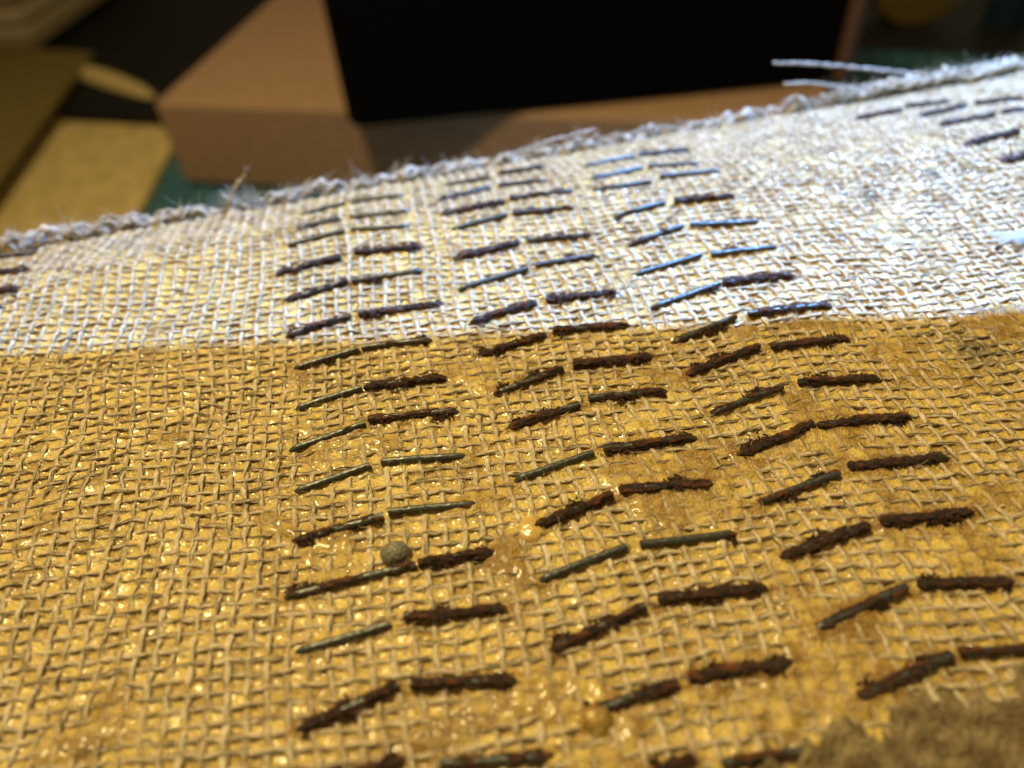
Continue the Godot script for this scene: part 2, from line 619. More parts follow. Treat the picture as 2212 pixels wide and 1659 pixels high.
func build_glue(book: Node3D):
	var cols := 470
	var rows := 430
	var v := PackedVector3Array()
	var n := PackedVector3Array()
	var uv := PackedVector2Array()
	var c := PackedColorArray()
	var idx := PackedInt32Array()
	v.resize((cols + 1) * (rows + 2))
	n.resize(v.size())
	uv.resize(v.size())
	c.resize(v.size())
	var amber := Color(0.25, 0.142, 0.021)
	var yellow := Color(0.575, 0.41, 0.098)
	var rusty := Color(0.15, 0.052, 0.010)
	var dirt := Color(0.075, 0.055, 0.030)
	for r in rows + 1:
		var s := float(r) / rows
		s = s * (0.72 + 0.28 * s)
		var zg := lerpf(ZN, -40.0, s)
		var xl := -37.66 + 0.419 * zg - 7.0
		var xr := 37.7 - 0.533 * zg + 7.0
		for q in cols + 1:
			var f := float(q) / cols
			var x: float
			if f < 0.05:
				x = lerpf(X0, xl, f / 0.05)
			elif f > 0.95:
				x = lerpf(xr, X1, (f - 0.95) / 0.05)
			else:
				x = lerpf(xl, xr, (f - 0.05) / 0.9)
			var z := lerpf(ZN, far_edge(x), s)
			var g := glue_height(x, z)
			var at := r * (cols + 1) + q
			v[at] = Vector3(x, spine(x, z) + g.x, z) * MM
			uv[at] = Vector2(x, z) / 7.0
			var col := amber.lerp(yellow, g.y) * (1.0 + 0.16 * n_mid.get_noise_2d(x * 2.3, z * 2.3 + 44.0) + 0.12 * n_mid.get_noise_2d(x * 6.0 + 14.0, z * 6.0))
			var speck := n_mid.get_noise_2d(x * 1.9 + 300.0, z * 1.9)
			if speck > 0.72:
				col = col.lerp(dirt, smoothstep(0.72, 0.9, speck) * 0.7)
			var w := near_wire(x, z)
			if w.x < 1.4:
				var k := exp(-pow(w.x / 0.72, 2.0)) * w.y * clampf(0.6 + 1.5 * n_mid.get_noise_2d(x * 0.9 + 60.0, z * 0.9), 0.0, 1.0)
				col = col.lerp(rusty, k * 0.85)
			var d := stain(x, z)
			if d > 0.0:
				col = col.lerp(dirt, d * 0.75)
			c[at] = col
	for q in cols + 1:
		var a := rows * (cols + 1) + q
		var b := a + cols + 1
		v[b] = v[a] + Vector3(0, -3.0, -0.25) * MM
		uv[b] = uv[a] + Vector2(0, 0.4)
		c[b] = c[a]
	for r in rows + 2:
		for q in cols + 1:
			var a: Vector3 = v[r * (cols + 1) + mini(q + 1, cols)] - v[r * (cols + 1) + maxi(q - 1, 0)]
			var b: Vector3 = v[mini(r + 1, rows + 1) * (cols + 1) + q] - v[maxi(r - 1, 0) * (cols + 1) + q]
			n[r * (cols + 1) + q] = a.cross(b).normalized()
			if r <= rows and q < cols:
				var i := r * (cols + 1) + q
				idx.append(i); idx.append(i + cols + 1); idx.append(i + 1)
				idx.append(i + 1); idx.append(i + cols + 1); idx.append(i + cols + 2)
	part("glue_layer", array_mesh(v, n, uv, c, idx), m_glue, book)


func thread_color(x: float, z: float, k: float) -> Color:
	var t := 0.5 + 0.5 * n_low.get_noise_2d(x * 0.35 + k * 3.1, z * 0.35 - k)
	var col := Color(0.74, 0.575, 0.35).lerp(Color(0.88, 0.75, 0.53), t)
	col = col.lerp(Color(0.52, 0.35, 0.13), 0.55 * puddle(x, z))
	var w := near_wire(x, z)
	if w.x < 1.2:
		col = col.lerp(Color(0.14, 0.055, 0.014), 0.8 * w.y * exp(-pow(w.x / 0.45, 2.0)))
	return col.lerp(Color(0.09, 0.075, 0.05), 0.7 * stain(x, z))


func build_cloth(book: Node3D):
	var cloth := Node3D.new()
	cloth.name = "spine_cloth"
	book.add_child(cloth)
	var k := 0
	for i in range(int(floor((X0 - 6.0) / PX)), int(ceil((X1 + 9.0) / PX))):
		var pts := PackedVector3Array()
		var rad := PackedFloat32Array()
		var cols := PackedColorArray()
		var z := ZN - 0.2 + 0.3 * hash2(i, 5)
		var x := i * PX + SKEW * z
		var over := 0.2 + 0.5 * hash2(i, 9)
		var own := 0.122 + 0.05 * hash2(i, 77)
		while z > far_edge(x) - over:
			for t in 2:
				x -= (warp_at(x, z) - i) * PX
			var jx := x + 0.06 * n_mid.get_noise_2d(z * 0.55, i * 7.7)
			if x > X0 and x < X1:
				var b := weft_at(x, z)
				var w := near_wire(x, z)
				var y := spine(x, z) + 0.195 + 0.085 * cos(PI * (b + i)) + 0.04 * n_mid.get_noise_2d(z * 0.4, i * 3.3)
				y -= 0.13 * smoothstep(0.65, 0.2, w.x)
				pts.append(Vector3(jx, y, z))
				rad.append(own * (1.0 + 0.32 * n_mid.get_noise_2d(z * 0.8, i * 5.1) + 0.14 * n_mid.get_noise_2d(z * 3.1, i * 9.1)))
				cols.append(thread_color(x, z, i))
			elif pts.size():
				break
			z -= 0.2 if z > -12.0 else 0.26
		if pts.size() > 3:
			var to := new_arrays()
			tube(to, pts, rad, 9, cols, 0.68, Vector3.UP, 0.5, true, 0.34)
			ply(to, pts, rad, cols, i)
			part("warp_thread" if k == 0 else "warp_thread_%03d" % k, close_arrays(to), m_thread, cloth)
			k += 1
	k = 0
	for j in range(int(floor(-64.0 / PZ)), int(ceil((ZN + 2.0) / PZ))):
		var pts := PackedVector3Array()
		var rad := PackedFloat32Array()
		var cols := PackedColorArray()
		var x := X0 + 0.3 * hash2(j, 3)
		var z := j * PZ
		var own := 0.098 + 0.045 * hash2(j, 31)
		while x < X1:
			for t in 2:
				z -= (weft_at(x, z) - j) * PZ
			if z < ZN and z > far_edge(x) + 0.15:
				var a := warp_at(x, z)
				var w := near_wire(x, z)
				var y := spine(x, z) + 0.185 - 0.055 * cos(PI * (a + j)) + 0.04 * n_mid.get_noise_2d(x * 0.4, j * 3.3 + 50.0)
				y -= 0.13 * smoothstep(0.65, 0.2, w.x)
				pts.append(Vector3(x, y, z + 0.06 * n_mid.get_noise_2d(x * 0.55, j * 7.7 + 20.0)))
				rad.append(own * (1.0 + 0.34 * n_mid.get_noise_2d(x * 0.8, j * 5.1 + 20.0) + 0.14 * n_mid.get_noise_2d(x * 3.1, j * 9.1)))
				cols.append(thread_color(x, z, j + 200.0))
			x += 0.24
		if pts.size() > 3:
			var to := new_arrays()
			tube(to, pts, rad, 9, cols, 0.68, Vector3.UP, 0.5, true, 0.34)
			ply(to, pts, rad, cols, j + 500)
			part("weft_thread" if k == 0 else "weft_thread_%03d" % k, close_arrays(to), m_thread, cloth)
			k += 1
	build_fray(cloth)


# stray fibres that wind along a thread and lift off it here and there
func ply(to: Dictionary, pts: PackedVector3Array, rad: PackedFloat32Array, cols: PackedColorArray, k: int):
	for f in 3:
		var run := PackedVector3Array()
		var size := PackedFloat32Array()
		var tint := PackedColorArray()
		for e in pts.size():
			var q := pts[e]
			var on := n_low.get_noise_2d(e * 0.035 + f * 40.0, k * 3.7) > -0.12 and q.x > -37.66 + 0.419 * q.z - 4.0 and q.x < 37.7 - 0.533 * q.z + 4.0
			if on and e < pts.size() - 1:
				var t := (pts[mini(e + 1, pts.size() - 1)] - pts[maxi(e - 1, 0)]).normalized()
				var side := t.cross(Vector3.UP).normalized()
				var u := side.cross(t)
				var th := e * 0.23 * (1.0 if f < 2 else -0.6) + f * 2.1 + k + 1.2 * n_mid.get_noise_2d(e * 0.08, k * 1.3 + f)
				var r := rad[e] * (1.0 + 0.55 * maxf(0.0, n_mid.get_noise_2d(e * 0.11 + 30.0, k * 2.9 + f * 7.0)))
				run.append(q + (side * cos(th) + u * sin(th) * 0.85) * r)
				size.append(0.026 + 0.016 * hash2(k, f))
				tint.append((cols[e] * 1.12).clamp())
			elif run.size():
				if run.size() > 4:
					tube(to, run, size, 3, tint, 1.0, Vector3.UP, 0.0, false)
				run = PackedVector3Array()
				size = PackedFloat32Array()
				tint = PackedColorArray()


func edge_lift(x: float) -> float:
	var xs := [-64.0, -45.0, -32.0, -18.0, -3.5, 12.0, 30.0, 44.0, 54.0, 80.0]
	var ys := [0.5, 0.55, 0.15, 0.4, 0.05, 0.0, 0.0, 0.75, 0.95, 0.9]
	for k in xs.size() - 1:
		if x <= xs[k + 1]:
			return lerpf(ys[k], ys[k + 1], smoothstep(xs[k], xs[k + 1], x))
	return 0.9


func edge_point(x: float) -> Vector3:
	var z := far_edge(x)
	return Vector3(x, spine(x, z) + edge_lift(x) + 0.28 * n_low.get_noise_2d(x * 0.22, 5.0), z - 1.0 - 0.35 * n_low.get_noise_2d(x * 0.15, 25.0))


func build_fray(cloth: Node3D):
	# the torn edge: loosely twisted strands that run along the far side of the spine
	var to := new_arrays()
	for k in 18:
		var pts := PackedVector3Array()
		var rad := PackedFloat32Array()
		var cols := PackedColorArray()
		var x := X0 + 0.5 * k
		var rate := 0.45 + 0.35 * hash2(k, 1)
		var gone := false
		while x < X1:
			gone = n_mid.get_noise_2d(x * 0.11, k * 17.0) < -0.25 or k > 9 and n_mid.get_noise_2d(x * 0.16, k * 11.0) < 0.2
			if gone:
				if pts.size() > 3:
					tube(to, pts, rad, 6, cols, 1.0, Vector3.UP, 0.8, true, 0.4)
				pts = PackedVector3Array()
				rad = PackedFloat32Array()
				cols = PackedColorArray()
				x += 0.3
				continue
			var c := edge_point(x)
			var th := x * rate + k * 1.7 + 1.5 * n_mid.get_noise_2d(x * 0.3, k * 4.0)
			var rr := 0.52 + 0.5 * n_mid.get_noise_2d(x * 0.35, k * 9.0 + 3.0)
			var keep := n_low.get_noise_2d(x * 0.12, k * 6.0 + 80.0)
			var thin := smoothstep(-0.55, -0.15, keep)
			var wild := 0.35 * n_mid.get_noise_2d(x * 0.9, k * 31.0) if k > 9 else 0.1 * n_mid.get_noise_2d(x * 1.4, k * 31.0)
			pts.append(c + Vector3(0.1 * sin(th * 2.0), sin(th) * rr + wild, cos(th) * rr * 1.1))
			rad.append((2.1 if k < 3 else 1.0) * (0.13 + 0.09 * hash2(k, 4) + 0.05 * n_mid.get_noise_2d(x * 1.3, k * 5.0)) * thin + 0.02)
			var t := 0.5 + 0.5 * n_mid.get_noise_2d(x * 0.5, k * 2.0)
			cols.append(Color(0.52, 0.42, 0.28).lerp(Color(0.74, 0.66, 0.54), t))
			x += 0.3
		tube(to, pts, rad, 6, cols, 1.0, Vector3.UP, 0.8, true, 0.4)
	part("frayed_edge", close_arrays(to), m_thread, cloth)
	# single loose threads
	var loose := [
		[Vector3(33.2, 1.5, -47.5), Vector3(36.2, 1.0, -48.1), Vector3(41.2, -0.2, -49.4), Vector3(46.5, -1.6, -50.7), Vector3(51.4, -2.9, -51.8), Vector3(56.0, -4.0, -52.0)],
		[Vector3(34.5, -0.6, -46.4), Vector3(37.6, -1.0, -47.0), Vector3(40.9, -1.9, -47.8), Vector3(43.4, -2.7, -48.6), Vector3(48.0, -3.0, -49.4)],
		[Vector3(11.6, -1.5, -40.8), Vector3(9.2, -1.6, -40.2), Vector3(5.9, -1.8, -39.4), Vector3(1.0, -2.7, -38.4)],
		[Vector3(-27.7, -1.7, -31.3), Vector3(-27.0, -0.3, -31.5), Vector3(-26.2, 0.5, -31.7), Vector3(-25.4, 1.3, -31.9)],
		[Vector3(14.0, -3.4, -41.4), Vector3(16.6, -2.7, -42.0), Vector3(18.8, -2.6, -42.5), Vector3(22.0, -3.4, -43.2)]]
	var size := [0.21, 0.19, 0.16, 0.2, 0.16]
	for q in loose.size():
		var curve := Curve3D.new()
		var key: Array = loose[q]
		for e in key.size():
			var lean: Vector3 = (key[mini(e + 1, key.size() - 1)] - key[maxi(e - 1, 0)]) / 6.0
			curve.add_point(key[e], -lean, lean)
		var arr := new_arrays()
		var pts := PackedVector3Array()
		var rad := PackedFloat32Array()
		var cols := PackedColorArray()
		var steps := int(curve.get_baked_length() / 0.15)
		for e in steps + 1:
			var s := float(e) / steps
			pts.append(curve.sample_baked(s * curve.get_baked_length()) + Vector3(0, 0.07 * n_mid.get_noise_2d(e * 0.16, q * 9.0), 0.07 * n_mid.get_noise_2d(e * 0.16, q * 9.0 + 50.0)))
			rad.append(size[q] * (0.85 + 0.4 * n_mid.get_noise_2d(e * 0.2, q * 4.0)))
			cols.append(Color(0.66, 0.58, 0.47))
		tube(arr, pts, rad, 7, cols, 0.9, Vector3.UP, 0.9)
		if q == 3:             # its end has opened into a brush
			for e in 16:
				var d := Vector3(0.5 + rng.randf_range(-0.6, 0.6), 0.9 + rng.randf_range(-0.3, 0.4), rng.randf_range(-0.5, 0.5)) * rng.randf_range(0.5, 1.0)
				var b: Vector3 = key[3]
				tube(arr, PackedVector3Array([b - d * 0.2, b + d * 0.5, b + d * 0.9 + Vector3(0.1, 0, 0)]), PackedFloat32Array([0.05, 0.04, 0.02]), 4, PackedColorArray([cols[0], cols[0], cols[0]]))
		var o := part("loose_thread" if q == 0 else "loose_thread_%03d" % q, close_arrays(arr), m_thread, cloth)
		if q == 0:
			o.set_meta("label", "long loose thread that sticks out to the left over the black box")
		if q == 3:
			o.set_meta("label", "upright tuft of thread with a brush-like end")
	# fluff along the edge
	var hairs: Array[Transform3D] = []
	var tint := PackedColorArray()
	for e in 3600:
		var x := rng.randf_range(X0, X1)
		if rng.randf() < 0.25:
			x = rng.randf_range(-50.0, -42.0) if rng.randf() < 0.4 else rng.randf_range(42.0, 66.0)
		var c := edge_point(x) + Vector3(0, rng.randf_range(-0.5, 0.7), rng.randf_range(-0.6, 0.6))
		var dir := Vector3(rng.randf_range(-1, 1), rng.randf_range(-0.2, 0.8), rng.randf_range(-0.6, 0.6)).normalized()
		hairs.append(hair_at(c, dir, rng.randf_range(0.4, 1.3) * (1.0 if rng.randf() < 0.85 else 2.0), rng.randf_range(0.7, 1.6)))
		tint.append(Color(0.72, 0.64, 0.52) * rng.randf_range(0.7, 1.15))
	for q in 16:                # tufts that stand out of the edge
		var x0 := rng.randf_range(-50.0, 64.0)
		var lean := Vector3(rng.randf_range(-1, 1), rng.randf_range(0.1, 0.9), rng.randf_range(-0.5, 0.5)).normalized()
		for e in 55:
			var c := edge_point(x0 + rng.randfn(0.0, 0.45)) + Vector3(0, rng.randf_range(0.0, 0.7), rng.randf_range(-0.4, 0.4))
			hairs.append(hair_at(c, (lean + Vector3(rng.randfn(0, 0.35), rng.randfn(0, 0.35), rng.randfn(0, 0.35))).normalized(), rng.randf_range(0.8, 2.3), rng.randf_range(0.9, 1.6)))
			tint.append(Color(0.76, 0.68, 0.55) * rng.randf_range(0.75, 1.1))
	hair_field("edge_fluff", hairs, tint, cloth)


# ---- hairs: one bent fibre, laid many times
var hair_mesh: ArrayMesh


func hair_at(c: Vector3, dir: Vector3, length: float, thick: float) -> Transform3D:
	var side := dir.cross(Vector3(rng.randf_range(-1, 1), rng.randf_range(-1, 1), rng.randf_range(-1, 1))).normalized()
	var u := side.cross(dir).normalized()
	return Transform3D(Basis(side * thick, u * minf(length, 1.2), dir * length), c * MM)


func hair_field(called: String, where: Array[Transform3D], tint: PackedColorArray, parent: Node):
	if hair_mesh == null:
		var to := new_arrays()
		var pts := PackedVector3Array()
		var rad := PackedFloat32Array()
		var cols := PackedColorArray()
		for e in 6:
			var s := e / 5.0
			pts.append(Vector3(0.10 * sin(s * 4.0), 0.22 * s * s - 0.1 * s, s))
			rad.append(0.013 * (1.0 - 0.45 * s))
			cols.append(Color.WHITE)
		tube(to, pts, rad, 3, cols, 1.0, Vector3.UP, 0.0, false)
		hair_mesh = close_arrays(to)
	var mm := MultiMesh.new()
	mm.transform_format = MultiMesh.TRANSFORM_3D
	mm.use_colors = true
	mm.mesh = hair_mesh
	mm.instance_count = where.size()
	for e in where.size():
		mm.set_instance_transform(e, where[e])
		mm.set_instance_color(e, tint[e])
	var o := MultiMeshInstance3D.new()
	o.name = called
	o.multimesh = mm
	o.material_override = m_hair
	o.set_meta("kind", "stuff")
	parent.add_child(o, true)


func build_fuzz(book: Node3D):
	var where: Array[Transform3D] = []
	var tint := PackedColorArray()
	for e in 16000:
		var z := lerpf(30.0, -34.0, pow(rng.randf(), 0.85))
		var x := rng.randf_range(-37.66 + 0.419 * z - 2.0, 37.7 - 0.533 * z + 2.0)
		if z < far_edge(x):
			continue
		var dir: Vector3
		if rng.randf() < 0.55:
			x -= (warp_at(x, z) - roundf(warp_at(x, z))) * PX
			x += rng.randf_range(-0.15, 0.15)
			dir = Vector3(rng.randf_range(-0.5, 0.5), rng.randf_range(-0.05, 0.3), 1.0 if rng.randf() < 0.5 else -1.0)
		else:
			z -= (weft_at(x, z) - roundf(weft_at(x, z))) * PZ
			z += rng.randf_range(-0.15, 0.15)
			dir = Vector3(1.0 if rng.randf() < 0.5 else -1.0, rng.randf_range(-0.05, 0.3), rng.randf_range(-0.5, 0.5))
		var w := near_wire(x, z)
		var y := spine(x, z) + 0.30 + rng.randf_range(-0.04, 0.06)
		where.append(hair_at(Vector3(x, y, z), dir.normalized(), rng.randf_range(0.35, 1.1), rng.randf_range(0.7, 1.3)))
		var col := Color(0.70, 0.56, 0.34) * rng.randf_range(0.7, 1.2)
		if w.x < 0.6 and rng.randf() < w.y:
			col = Color(0.16, 0.06, 0.018)
		tint.append(col)
	# rust hairs that stand off the corroded wires
	for s in STAPLES.size() / 10:
		for leg in 2:
			var o := s * 10 + leg * 4
			var rust: float = STAPLES[s * 10 + 8 + leg]
			for e in int(85 * rust * rust):
				var q := rng.randf()
				var x := lerpf(STAPLES[o], STAPLES[o + 2], q)
				var z := lerpf(STAPLES[o + 1], STAPLES[o + 3], q) + rng.randf_range(-0.2, 0.2)
				var dir := Vector3(rng.randf_range(-1, 1), rng.randf_range(0.0, 0.7), rng.randf_range(-1, 1)).normalized()
				where.append(hair_at(Vector3(x, spine(x, z) + rng.randf_range(0.2, 0.6), z), dir, rng.randf_range(0.3, 0.8), rng.randf_range(0.9, 1.8)))
				tint.append(Color(0.11, 0.04, 0.014) * rng.randf_range(0.5, 1.6))
	hair_field("fibre_fuzz", where, tint, book)


# ---- wire staples
func leg_path(a: Vector2, b: Vector2, outside_first: bool, origin: Vector3, bend: float) -> PackedVector3Array:
	var out := a if outside_first else b
	var inn := b if outside_first else a
	var pts := PackedVector3Array()
	var dir := (inn - out).normalized()
	var length := out.distance_to(inn)
	var steps := 44
	for e in steps + 1:
		var s := -0.6 + (length + 0.6) * e / steps
		var q := out + dir * s + Vector2(-dir.y, dir.x) * bend * sin(PI * clampf(s / length, 0.0, 1.0))
		var rise := -0.45 + 0.83 * smoothstep(-0.75, 0.55, s) + 0.10 * s / length
		pts.append(Vector3(q.x, spine(q.x, q.y) + rise, q.y) - origin)
	return pts


func build_staples(book: Node3D):
	for s in STAPLES.size() / 10:
		var o := s * 10
		var p := Vector2(STAPLES[o + 2] + STAPLES[o + 4], STAPLES[o + 3] + STAPLES[o + 5]) / 2.0
		var origin := Vector3(p.x, spine(p.x, p.y), p.y)
		var node := Node3D.new()
		node.name = "staple" if s == 0 else "staple_%03d" % s
		node.position = origin * MM
		book.add_child(node, true)
		var told := {3: "long staple with a rust-crusted right leg beside the grey glue bead", 5: "clean bright steel staple in the left column", 18: "clean dark steel staple in the middle column, below the clear glue drop", 25: "staple with bright blue glints in the pale band, middle column"}
		if told.has(s):
			node.set_meta("label", told[s])
		var crust := new_arrays()
		for leg in 2:
			var l := o + leg * 4
			var rust: float = STAPLES[o + 8 + leg]
			var bend := 0.12 * (hash2(s, leg) - 0.5)
			var pts := leg_path(Vector2(STAPLES[l], STAPLES[l + 1]), Vector2(STAPLES[l + 2], STAPLES[l + 3]), leg == 0, origin, bend)
			var count := pts.size()
			var rad := PackedFloat32Array()
			var cols := PackedColorArray()
			for e in count:
				var tip := smoothstep(0.0, 5.0, float(e))
				rad.append(WIRE * (0.62 + 0.38 * tip) * (0.9 if e == count - 1 else 1.0))
				cols.append(Color.WHITE)
			var to := new_arrays()
			tube(to, pts, rad, 12, cols, 0.92, Vector3.UP, 0.0)
			part("leg" if leg == 0 else "leg_001", close_arrays(to), m_steel, node)
			rust_shell(crust, pts, rust, s * 2 + leg)
			chips(crust, pts, rust, s * 2 + leg)
		part("rust_crust", close_arrays(crust), m_rust, node)


func rust_shell(to: Dictionary, pts: PackedVector3Array, rust: float, k: int):
	var sides := 16
	var v: PackedVector3Array = to.v
	var nn: PackedVector3Array = to.n
	var uv: PackedVector2Array = to.uv
	var c: PackedColorArray = to.c
	var idx: PackedInt32Array = to.i
	var start := v.size()
	var count := pts.size()
	var bulge := hash2(k, 60)
	for e in count:
		var t := (pts[mini(e + 1, count - 1)] - pts[maxi(e - 1, 0)]).normalized()
		var side := t.cross(Vector3.UP).normalized()
		var u := side.cross(t)
		var end := minf(smoothstep(-1.0, 4.0, float(e)), 1.0 if e < count - 1 else 0.75)
		for q in sides + 1:
			var th := TAU * (q % sides) / sides
			var d := side * cos(th) + u * sin(th)
			var w := d * 0.55 + Vector3(k * 13.7, 0, 0) + pts[e]
			var big := n_low.get_noise_3d(w.x * 0.55, w.y * 1.4, w.z * 0.9)
			var med := n_mid.get_noise_3d(w.x * 1.5, w.y * 2.2, w.z * 1.7)
			var fin := n_fine.get_noise_3d(w.x * 4.6, w.y * 4.6, w.z * 4.6)
			# corrosion is worst at the outer end, where the wire goes through the fold
			var place := 0.35 * (1.0 - float(e) / count) * bulge
			var m := smoothstep(-0.12, 0.22, 0.6 * big + 0.35 * med + (rust * 1.35 - 0.76) + place)
			var worst := smoothstep(0.75, 0.95, 1.0 - float(e) / count) * (1.0 if bulge > 0.45 else -0.4)
			var low := -0.35 * (0.5 - 0.5 * d.y)
			var r := lerpf(WIRE * 0.82, WIRE * (1.02 + 0.12 * rust) + 0.13 * maxf(med, -0.35) * rust + 0.10 * fin + 0.17 * maxf(big + 0.25 * worst, 0.0) * rust * (1.0 + low), m) * end
			v.append((pts[e] + d * r) * MM)
			nn.append(d)
			uv.append(Vector2(float(q) / sides, e * 0.09))
			var col := Color(0.028, 0.016, 0.012).lerp(Color(0.105, 0.042, 0.023), smoothstep(-0.25, 0.55, med + 0.4 * fin))
			c.append(col.lerp(Color(0.24, 0.08, 0.024), smoothstep(0.3, 0.8, big + 0.5 * fin)))
	# true normals of the lumpy shell
	for e in count:
		for q in sides + 1:
			var a: Vector3 = v[start + e * (sides + 1) + (q + 1) % sides] - v[start + e * (sides + 1) + (q + sides - 1) % sides]
			var b: Vector3 = v[start + mini(e + 1, count - 1) * (sides + 1) + q] - v[start + maxi(e - 1, 0) * (sides + 1) + q]
			var g := a.cross(b).normalized()
			nn[start + e * (sides + 1) + q] = g if g.dot(nn[start + e * (sides + 1) + q]) > 0.0 else -g
			if e < count - 1 and q < sides:
				var i := start + e * (sides + 1) + q
				idx.append(i); idx.append(i + 1); idx.append(i + sides + 1)
				idx.append(i + 1); idx.append(i + sides + 2); idx.append(i + sides + 1)
	var base := v.size()
	v.append(pts[count - 1] * MM)
	nn.append((pts[count - 1] - pts[count - 2]).normalized())
	uv.append(Vector2.ZERO)
	c.append(c[base - 1])
	for q in sides:
		idx.append(base)
		idx.append(start + (count - 1) * (sides + 1) + q)
		idx.append(start + (count - 1) * (sides + 1) + q + 1)
	to.v = v
	to.n = nn
	to.uv = uv
	to.c = c
	to.i = idx


# flakes of rust that have burst off the wire in clumps
func chips(to: Dictionary, pts: PackedVector3Array, rust: float, k: int):
	var clumps := int(rust * 4.2 + hash2(k, 91) * 0.9)
	for q in clumps:
		var e0 := hash2(k, 100 + q) * 0.92
		if hash2(k, 140 + q) < 0.4:
			e0 *= 0.3
		var side := 1.0 if hash2(k, 120 + q) < 0.62 else -1.0
		var big := 0.5 + 0.8 * hash2(k, 130 + q)
		for f in int(75.0 * big):
			var e := clampf(e0 + rng.randfn(0.0, 0.045) * big, 0.0, 1.0) * (pts.size() - 1)
			var p: Vector3 = pts[int(e)]
			var t := (pts[mini(int(e) + 1, pts.size() - 1)] - pts[maxi(int(e) - 1, 0)]).normalized()
			var out := t.cross(Vector3.UP).normalized() * -side
			var d := (out * rng.randf_range(-0.2, 1.0) + Vector3.UP * rng.randf_range(-0.4, 0.9) + t * rng.randf_range(-0.7, 0.7)).normalized()
			var at := p + out * (WIRE * 0.7 + absf(rng.randfn(0.0, 0.2)) * big) + Vector3(0, rng.randf_range(-0.15, 0.12), 0)
			var size := rng.randf_range(0.03, 0.10)
			var col := Color(0.040, 0.018, 0.011).lerp(Color(0.24, 0.080, 0.026), pow(rng.randf(), 1.3))
			tube(to, PackedVector3Array([at - d * size, at + d * size * 0.4, at + d * size * rng.randf_range(1.0, 2.6)]), PackedFloat32Array([size * 0.7, size, size * 0.15]), 4, PackedColorArray([col, col, col]), rng.randf_range(0.5, 1.0))


# ---- the scrap of brown lining paper, nearest the camera
func remnant_edge(x: float) -> float:
	var xs := [0.0, 6.8, 12.0, 15.7, 18.7, 22.0, 24.8, 80.0]
	var zs := [29.5, 27.5, 26.5, 25.4, 24.4, 24.1, 23.8, 21.0]
	for k in xs.size() - 1:
		if x <= xs[k + 1]:
			return lerpf(zs[k], zs[k + 1], (x - xs[k]) / (xs[k + 1] - xs[k]))
	return 21.0


func build_remnant(book: Node3D):
	var cols := 190
	var rows := 60
	var v := PackedVector3Array()
	var n := PackedVector3Array()
	var uv := PackedVector2Array()
	var c := PackedColorArray()
	var idx := PackedInt32Array()
	for r in rows + 1:
		for q in cols + 1:
			var x := 2.0 + 48.0 * q / cols
			var e := remnant_edge(x) + 0.9 * n_mid.get_noise_2d(x * 0.45, 3.0) + 0.35 * n_mid.get_noise_2d(x * 1.7, 13.0)
			var z := e - 0.6 + (ZN - e + 0.6) * r / rows
			var inside := z - e
			var y := spine(x, z) - 0.2 + 0.78 * smoothstep(-0.5, 1.4, inside) + 0.14 * n_mid.get_noise_2d(x * 0.7, z * 0.9) + 0.07 * n_mid.get_noise_2d(x * 2.2, z * 2.4)
			v.append(Vector3(x, y, z) * MM)
			n.append(Vector3.UP)
			uv.append(Vector2(x, z) / 9.0)
			var t := 0.5 + 0.5 * n_mid.get_noise_2d(x * 0.5 + 8.0, z * 0.6) + 0.25 * n_mid.get_noise_2d(x * 1.9, z * 2.0)
			c.append(Color(0.10, 0.068, 0.034).lerp(Color(0.24, 0.18, 0.095), clampf(t, 0.0, 1.0)))
	for r in rows + 1:
		for q in cols + 1:
			var a: Vector3 = v[r * (cols + 1) + mini(q + 1, cols)] - v[r * (cols + 1) + maxi(q - 1, 0)]
			var b: Vector3 = v[mini(r + 1, rows) * (cols + 1) + q] - v[maxi(r - 1, 0) * (cols + 1) + q]
			n[r * (cols + 1) + q] = b.cross(a).normalized()
			if r < rows and q < cols:
				var i := r * (cols + 1) + q
				idx.append(i); idx.append(i + 1); idx.append(i + cols + 1)
				idx.append(i + 1); idx.append(i + cols + 2); idx.append(i + cols + 1)
	var o := part("lining_remnant", array_mesh(v, n, uv, c, idx), m_felt, book)
	o.set_meta("label", "fuzzy scrap of brown lining paper at the lower right")
	var where: Array[Transform3D] = []
	var tint := PackedColorArray()
	for e in 500:
		var x := rng.randf_range(3.0, 40.0)
		var z := remnant_edge(x) + rng.randf_range(-0.3, 7.0)
		if z > ZN:
			continue
		var dir := Vector3(rng.randf_range(-1, 1), rng.randf_range(0.0, 0.5), rng.randf_range(-1, 1)).normalized()
		where.append(hair_at(Vector3(x, spine(x, z) + 0.45 + rng.randf_range(-0.05, 0.15), z), dir, rng.randf_range(0.5, 1.6), rng.randf_range(0.8, 1.8)))
		tint.append(Color(0.27, 0.21, 0.12) * rng.randf_range(0.4, 1.3))
	hair_field("remnant_fuzz", where, tint, o)


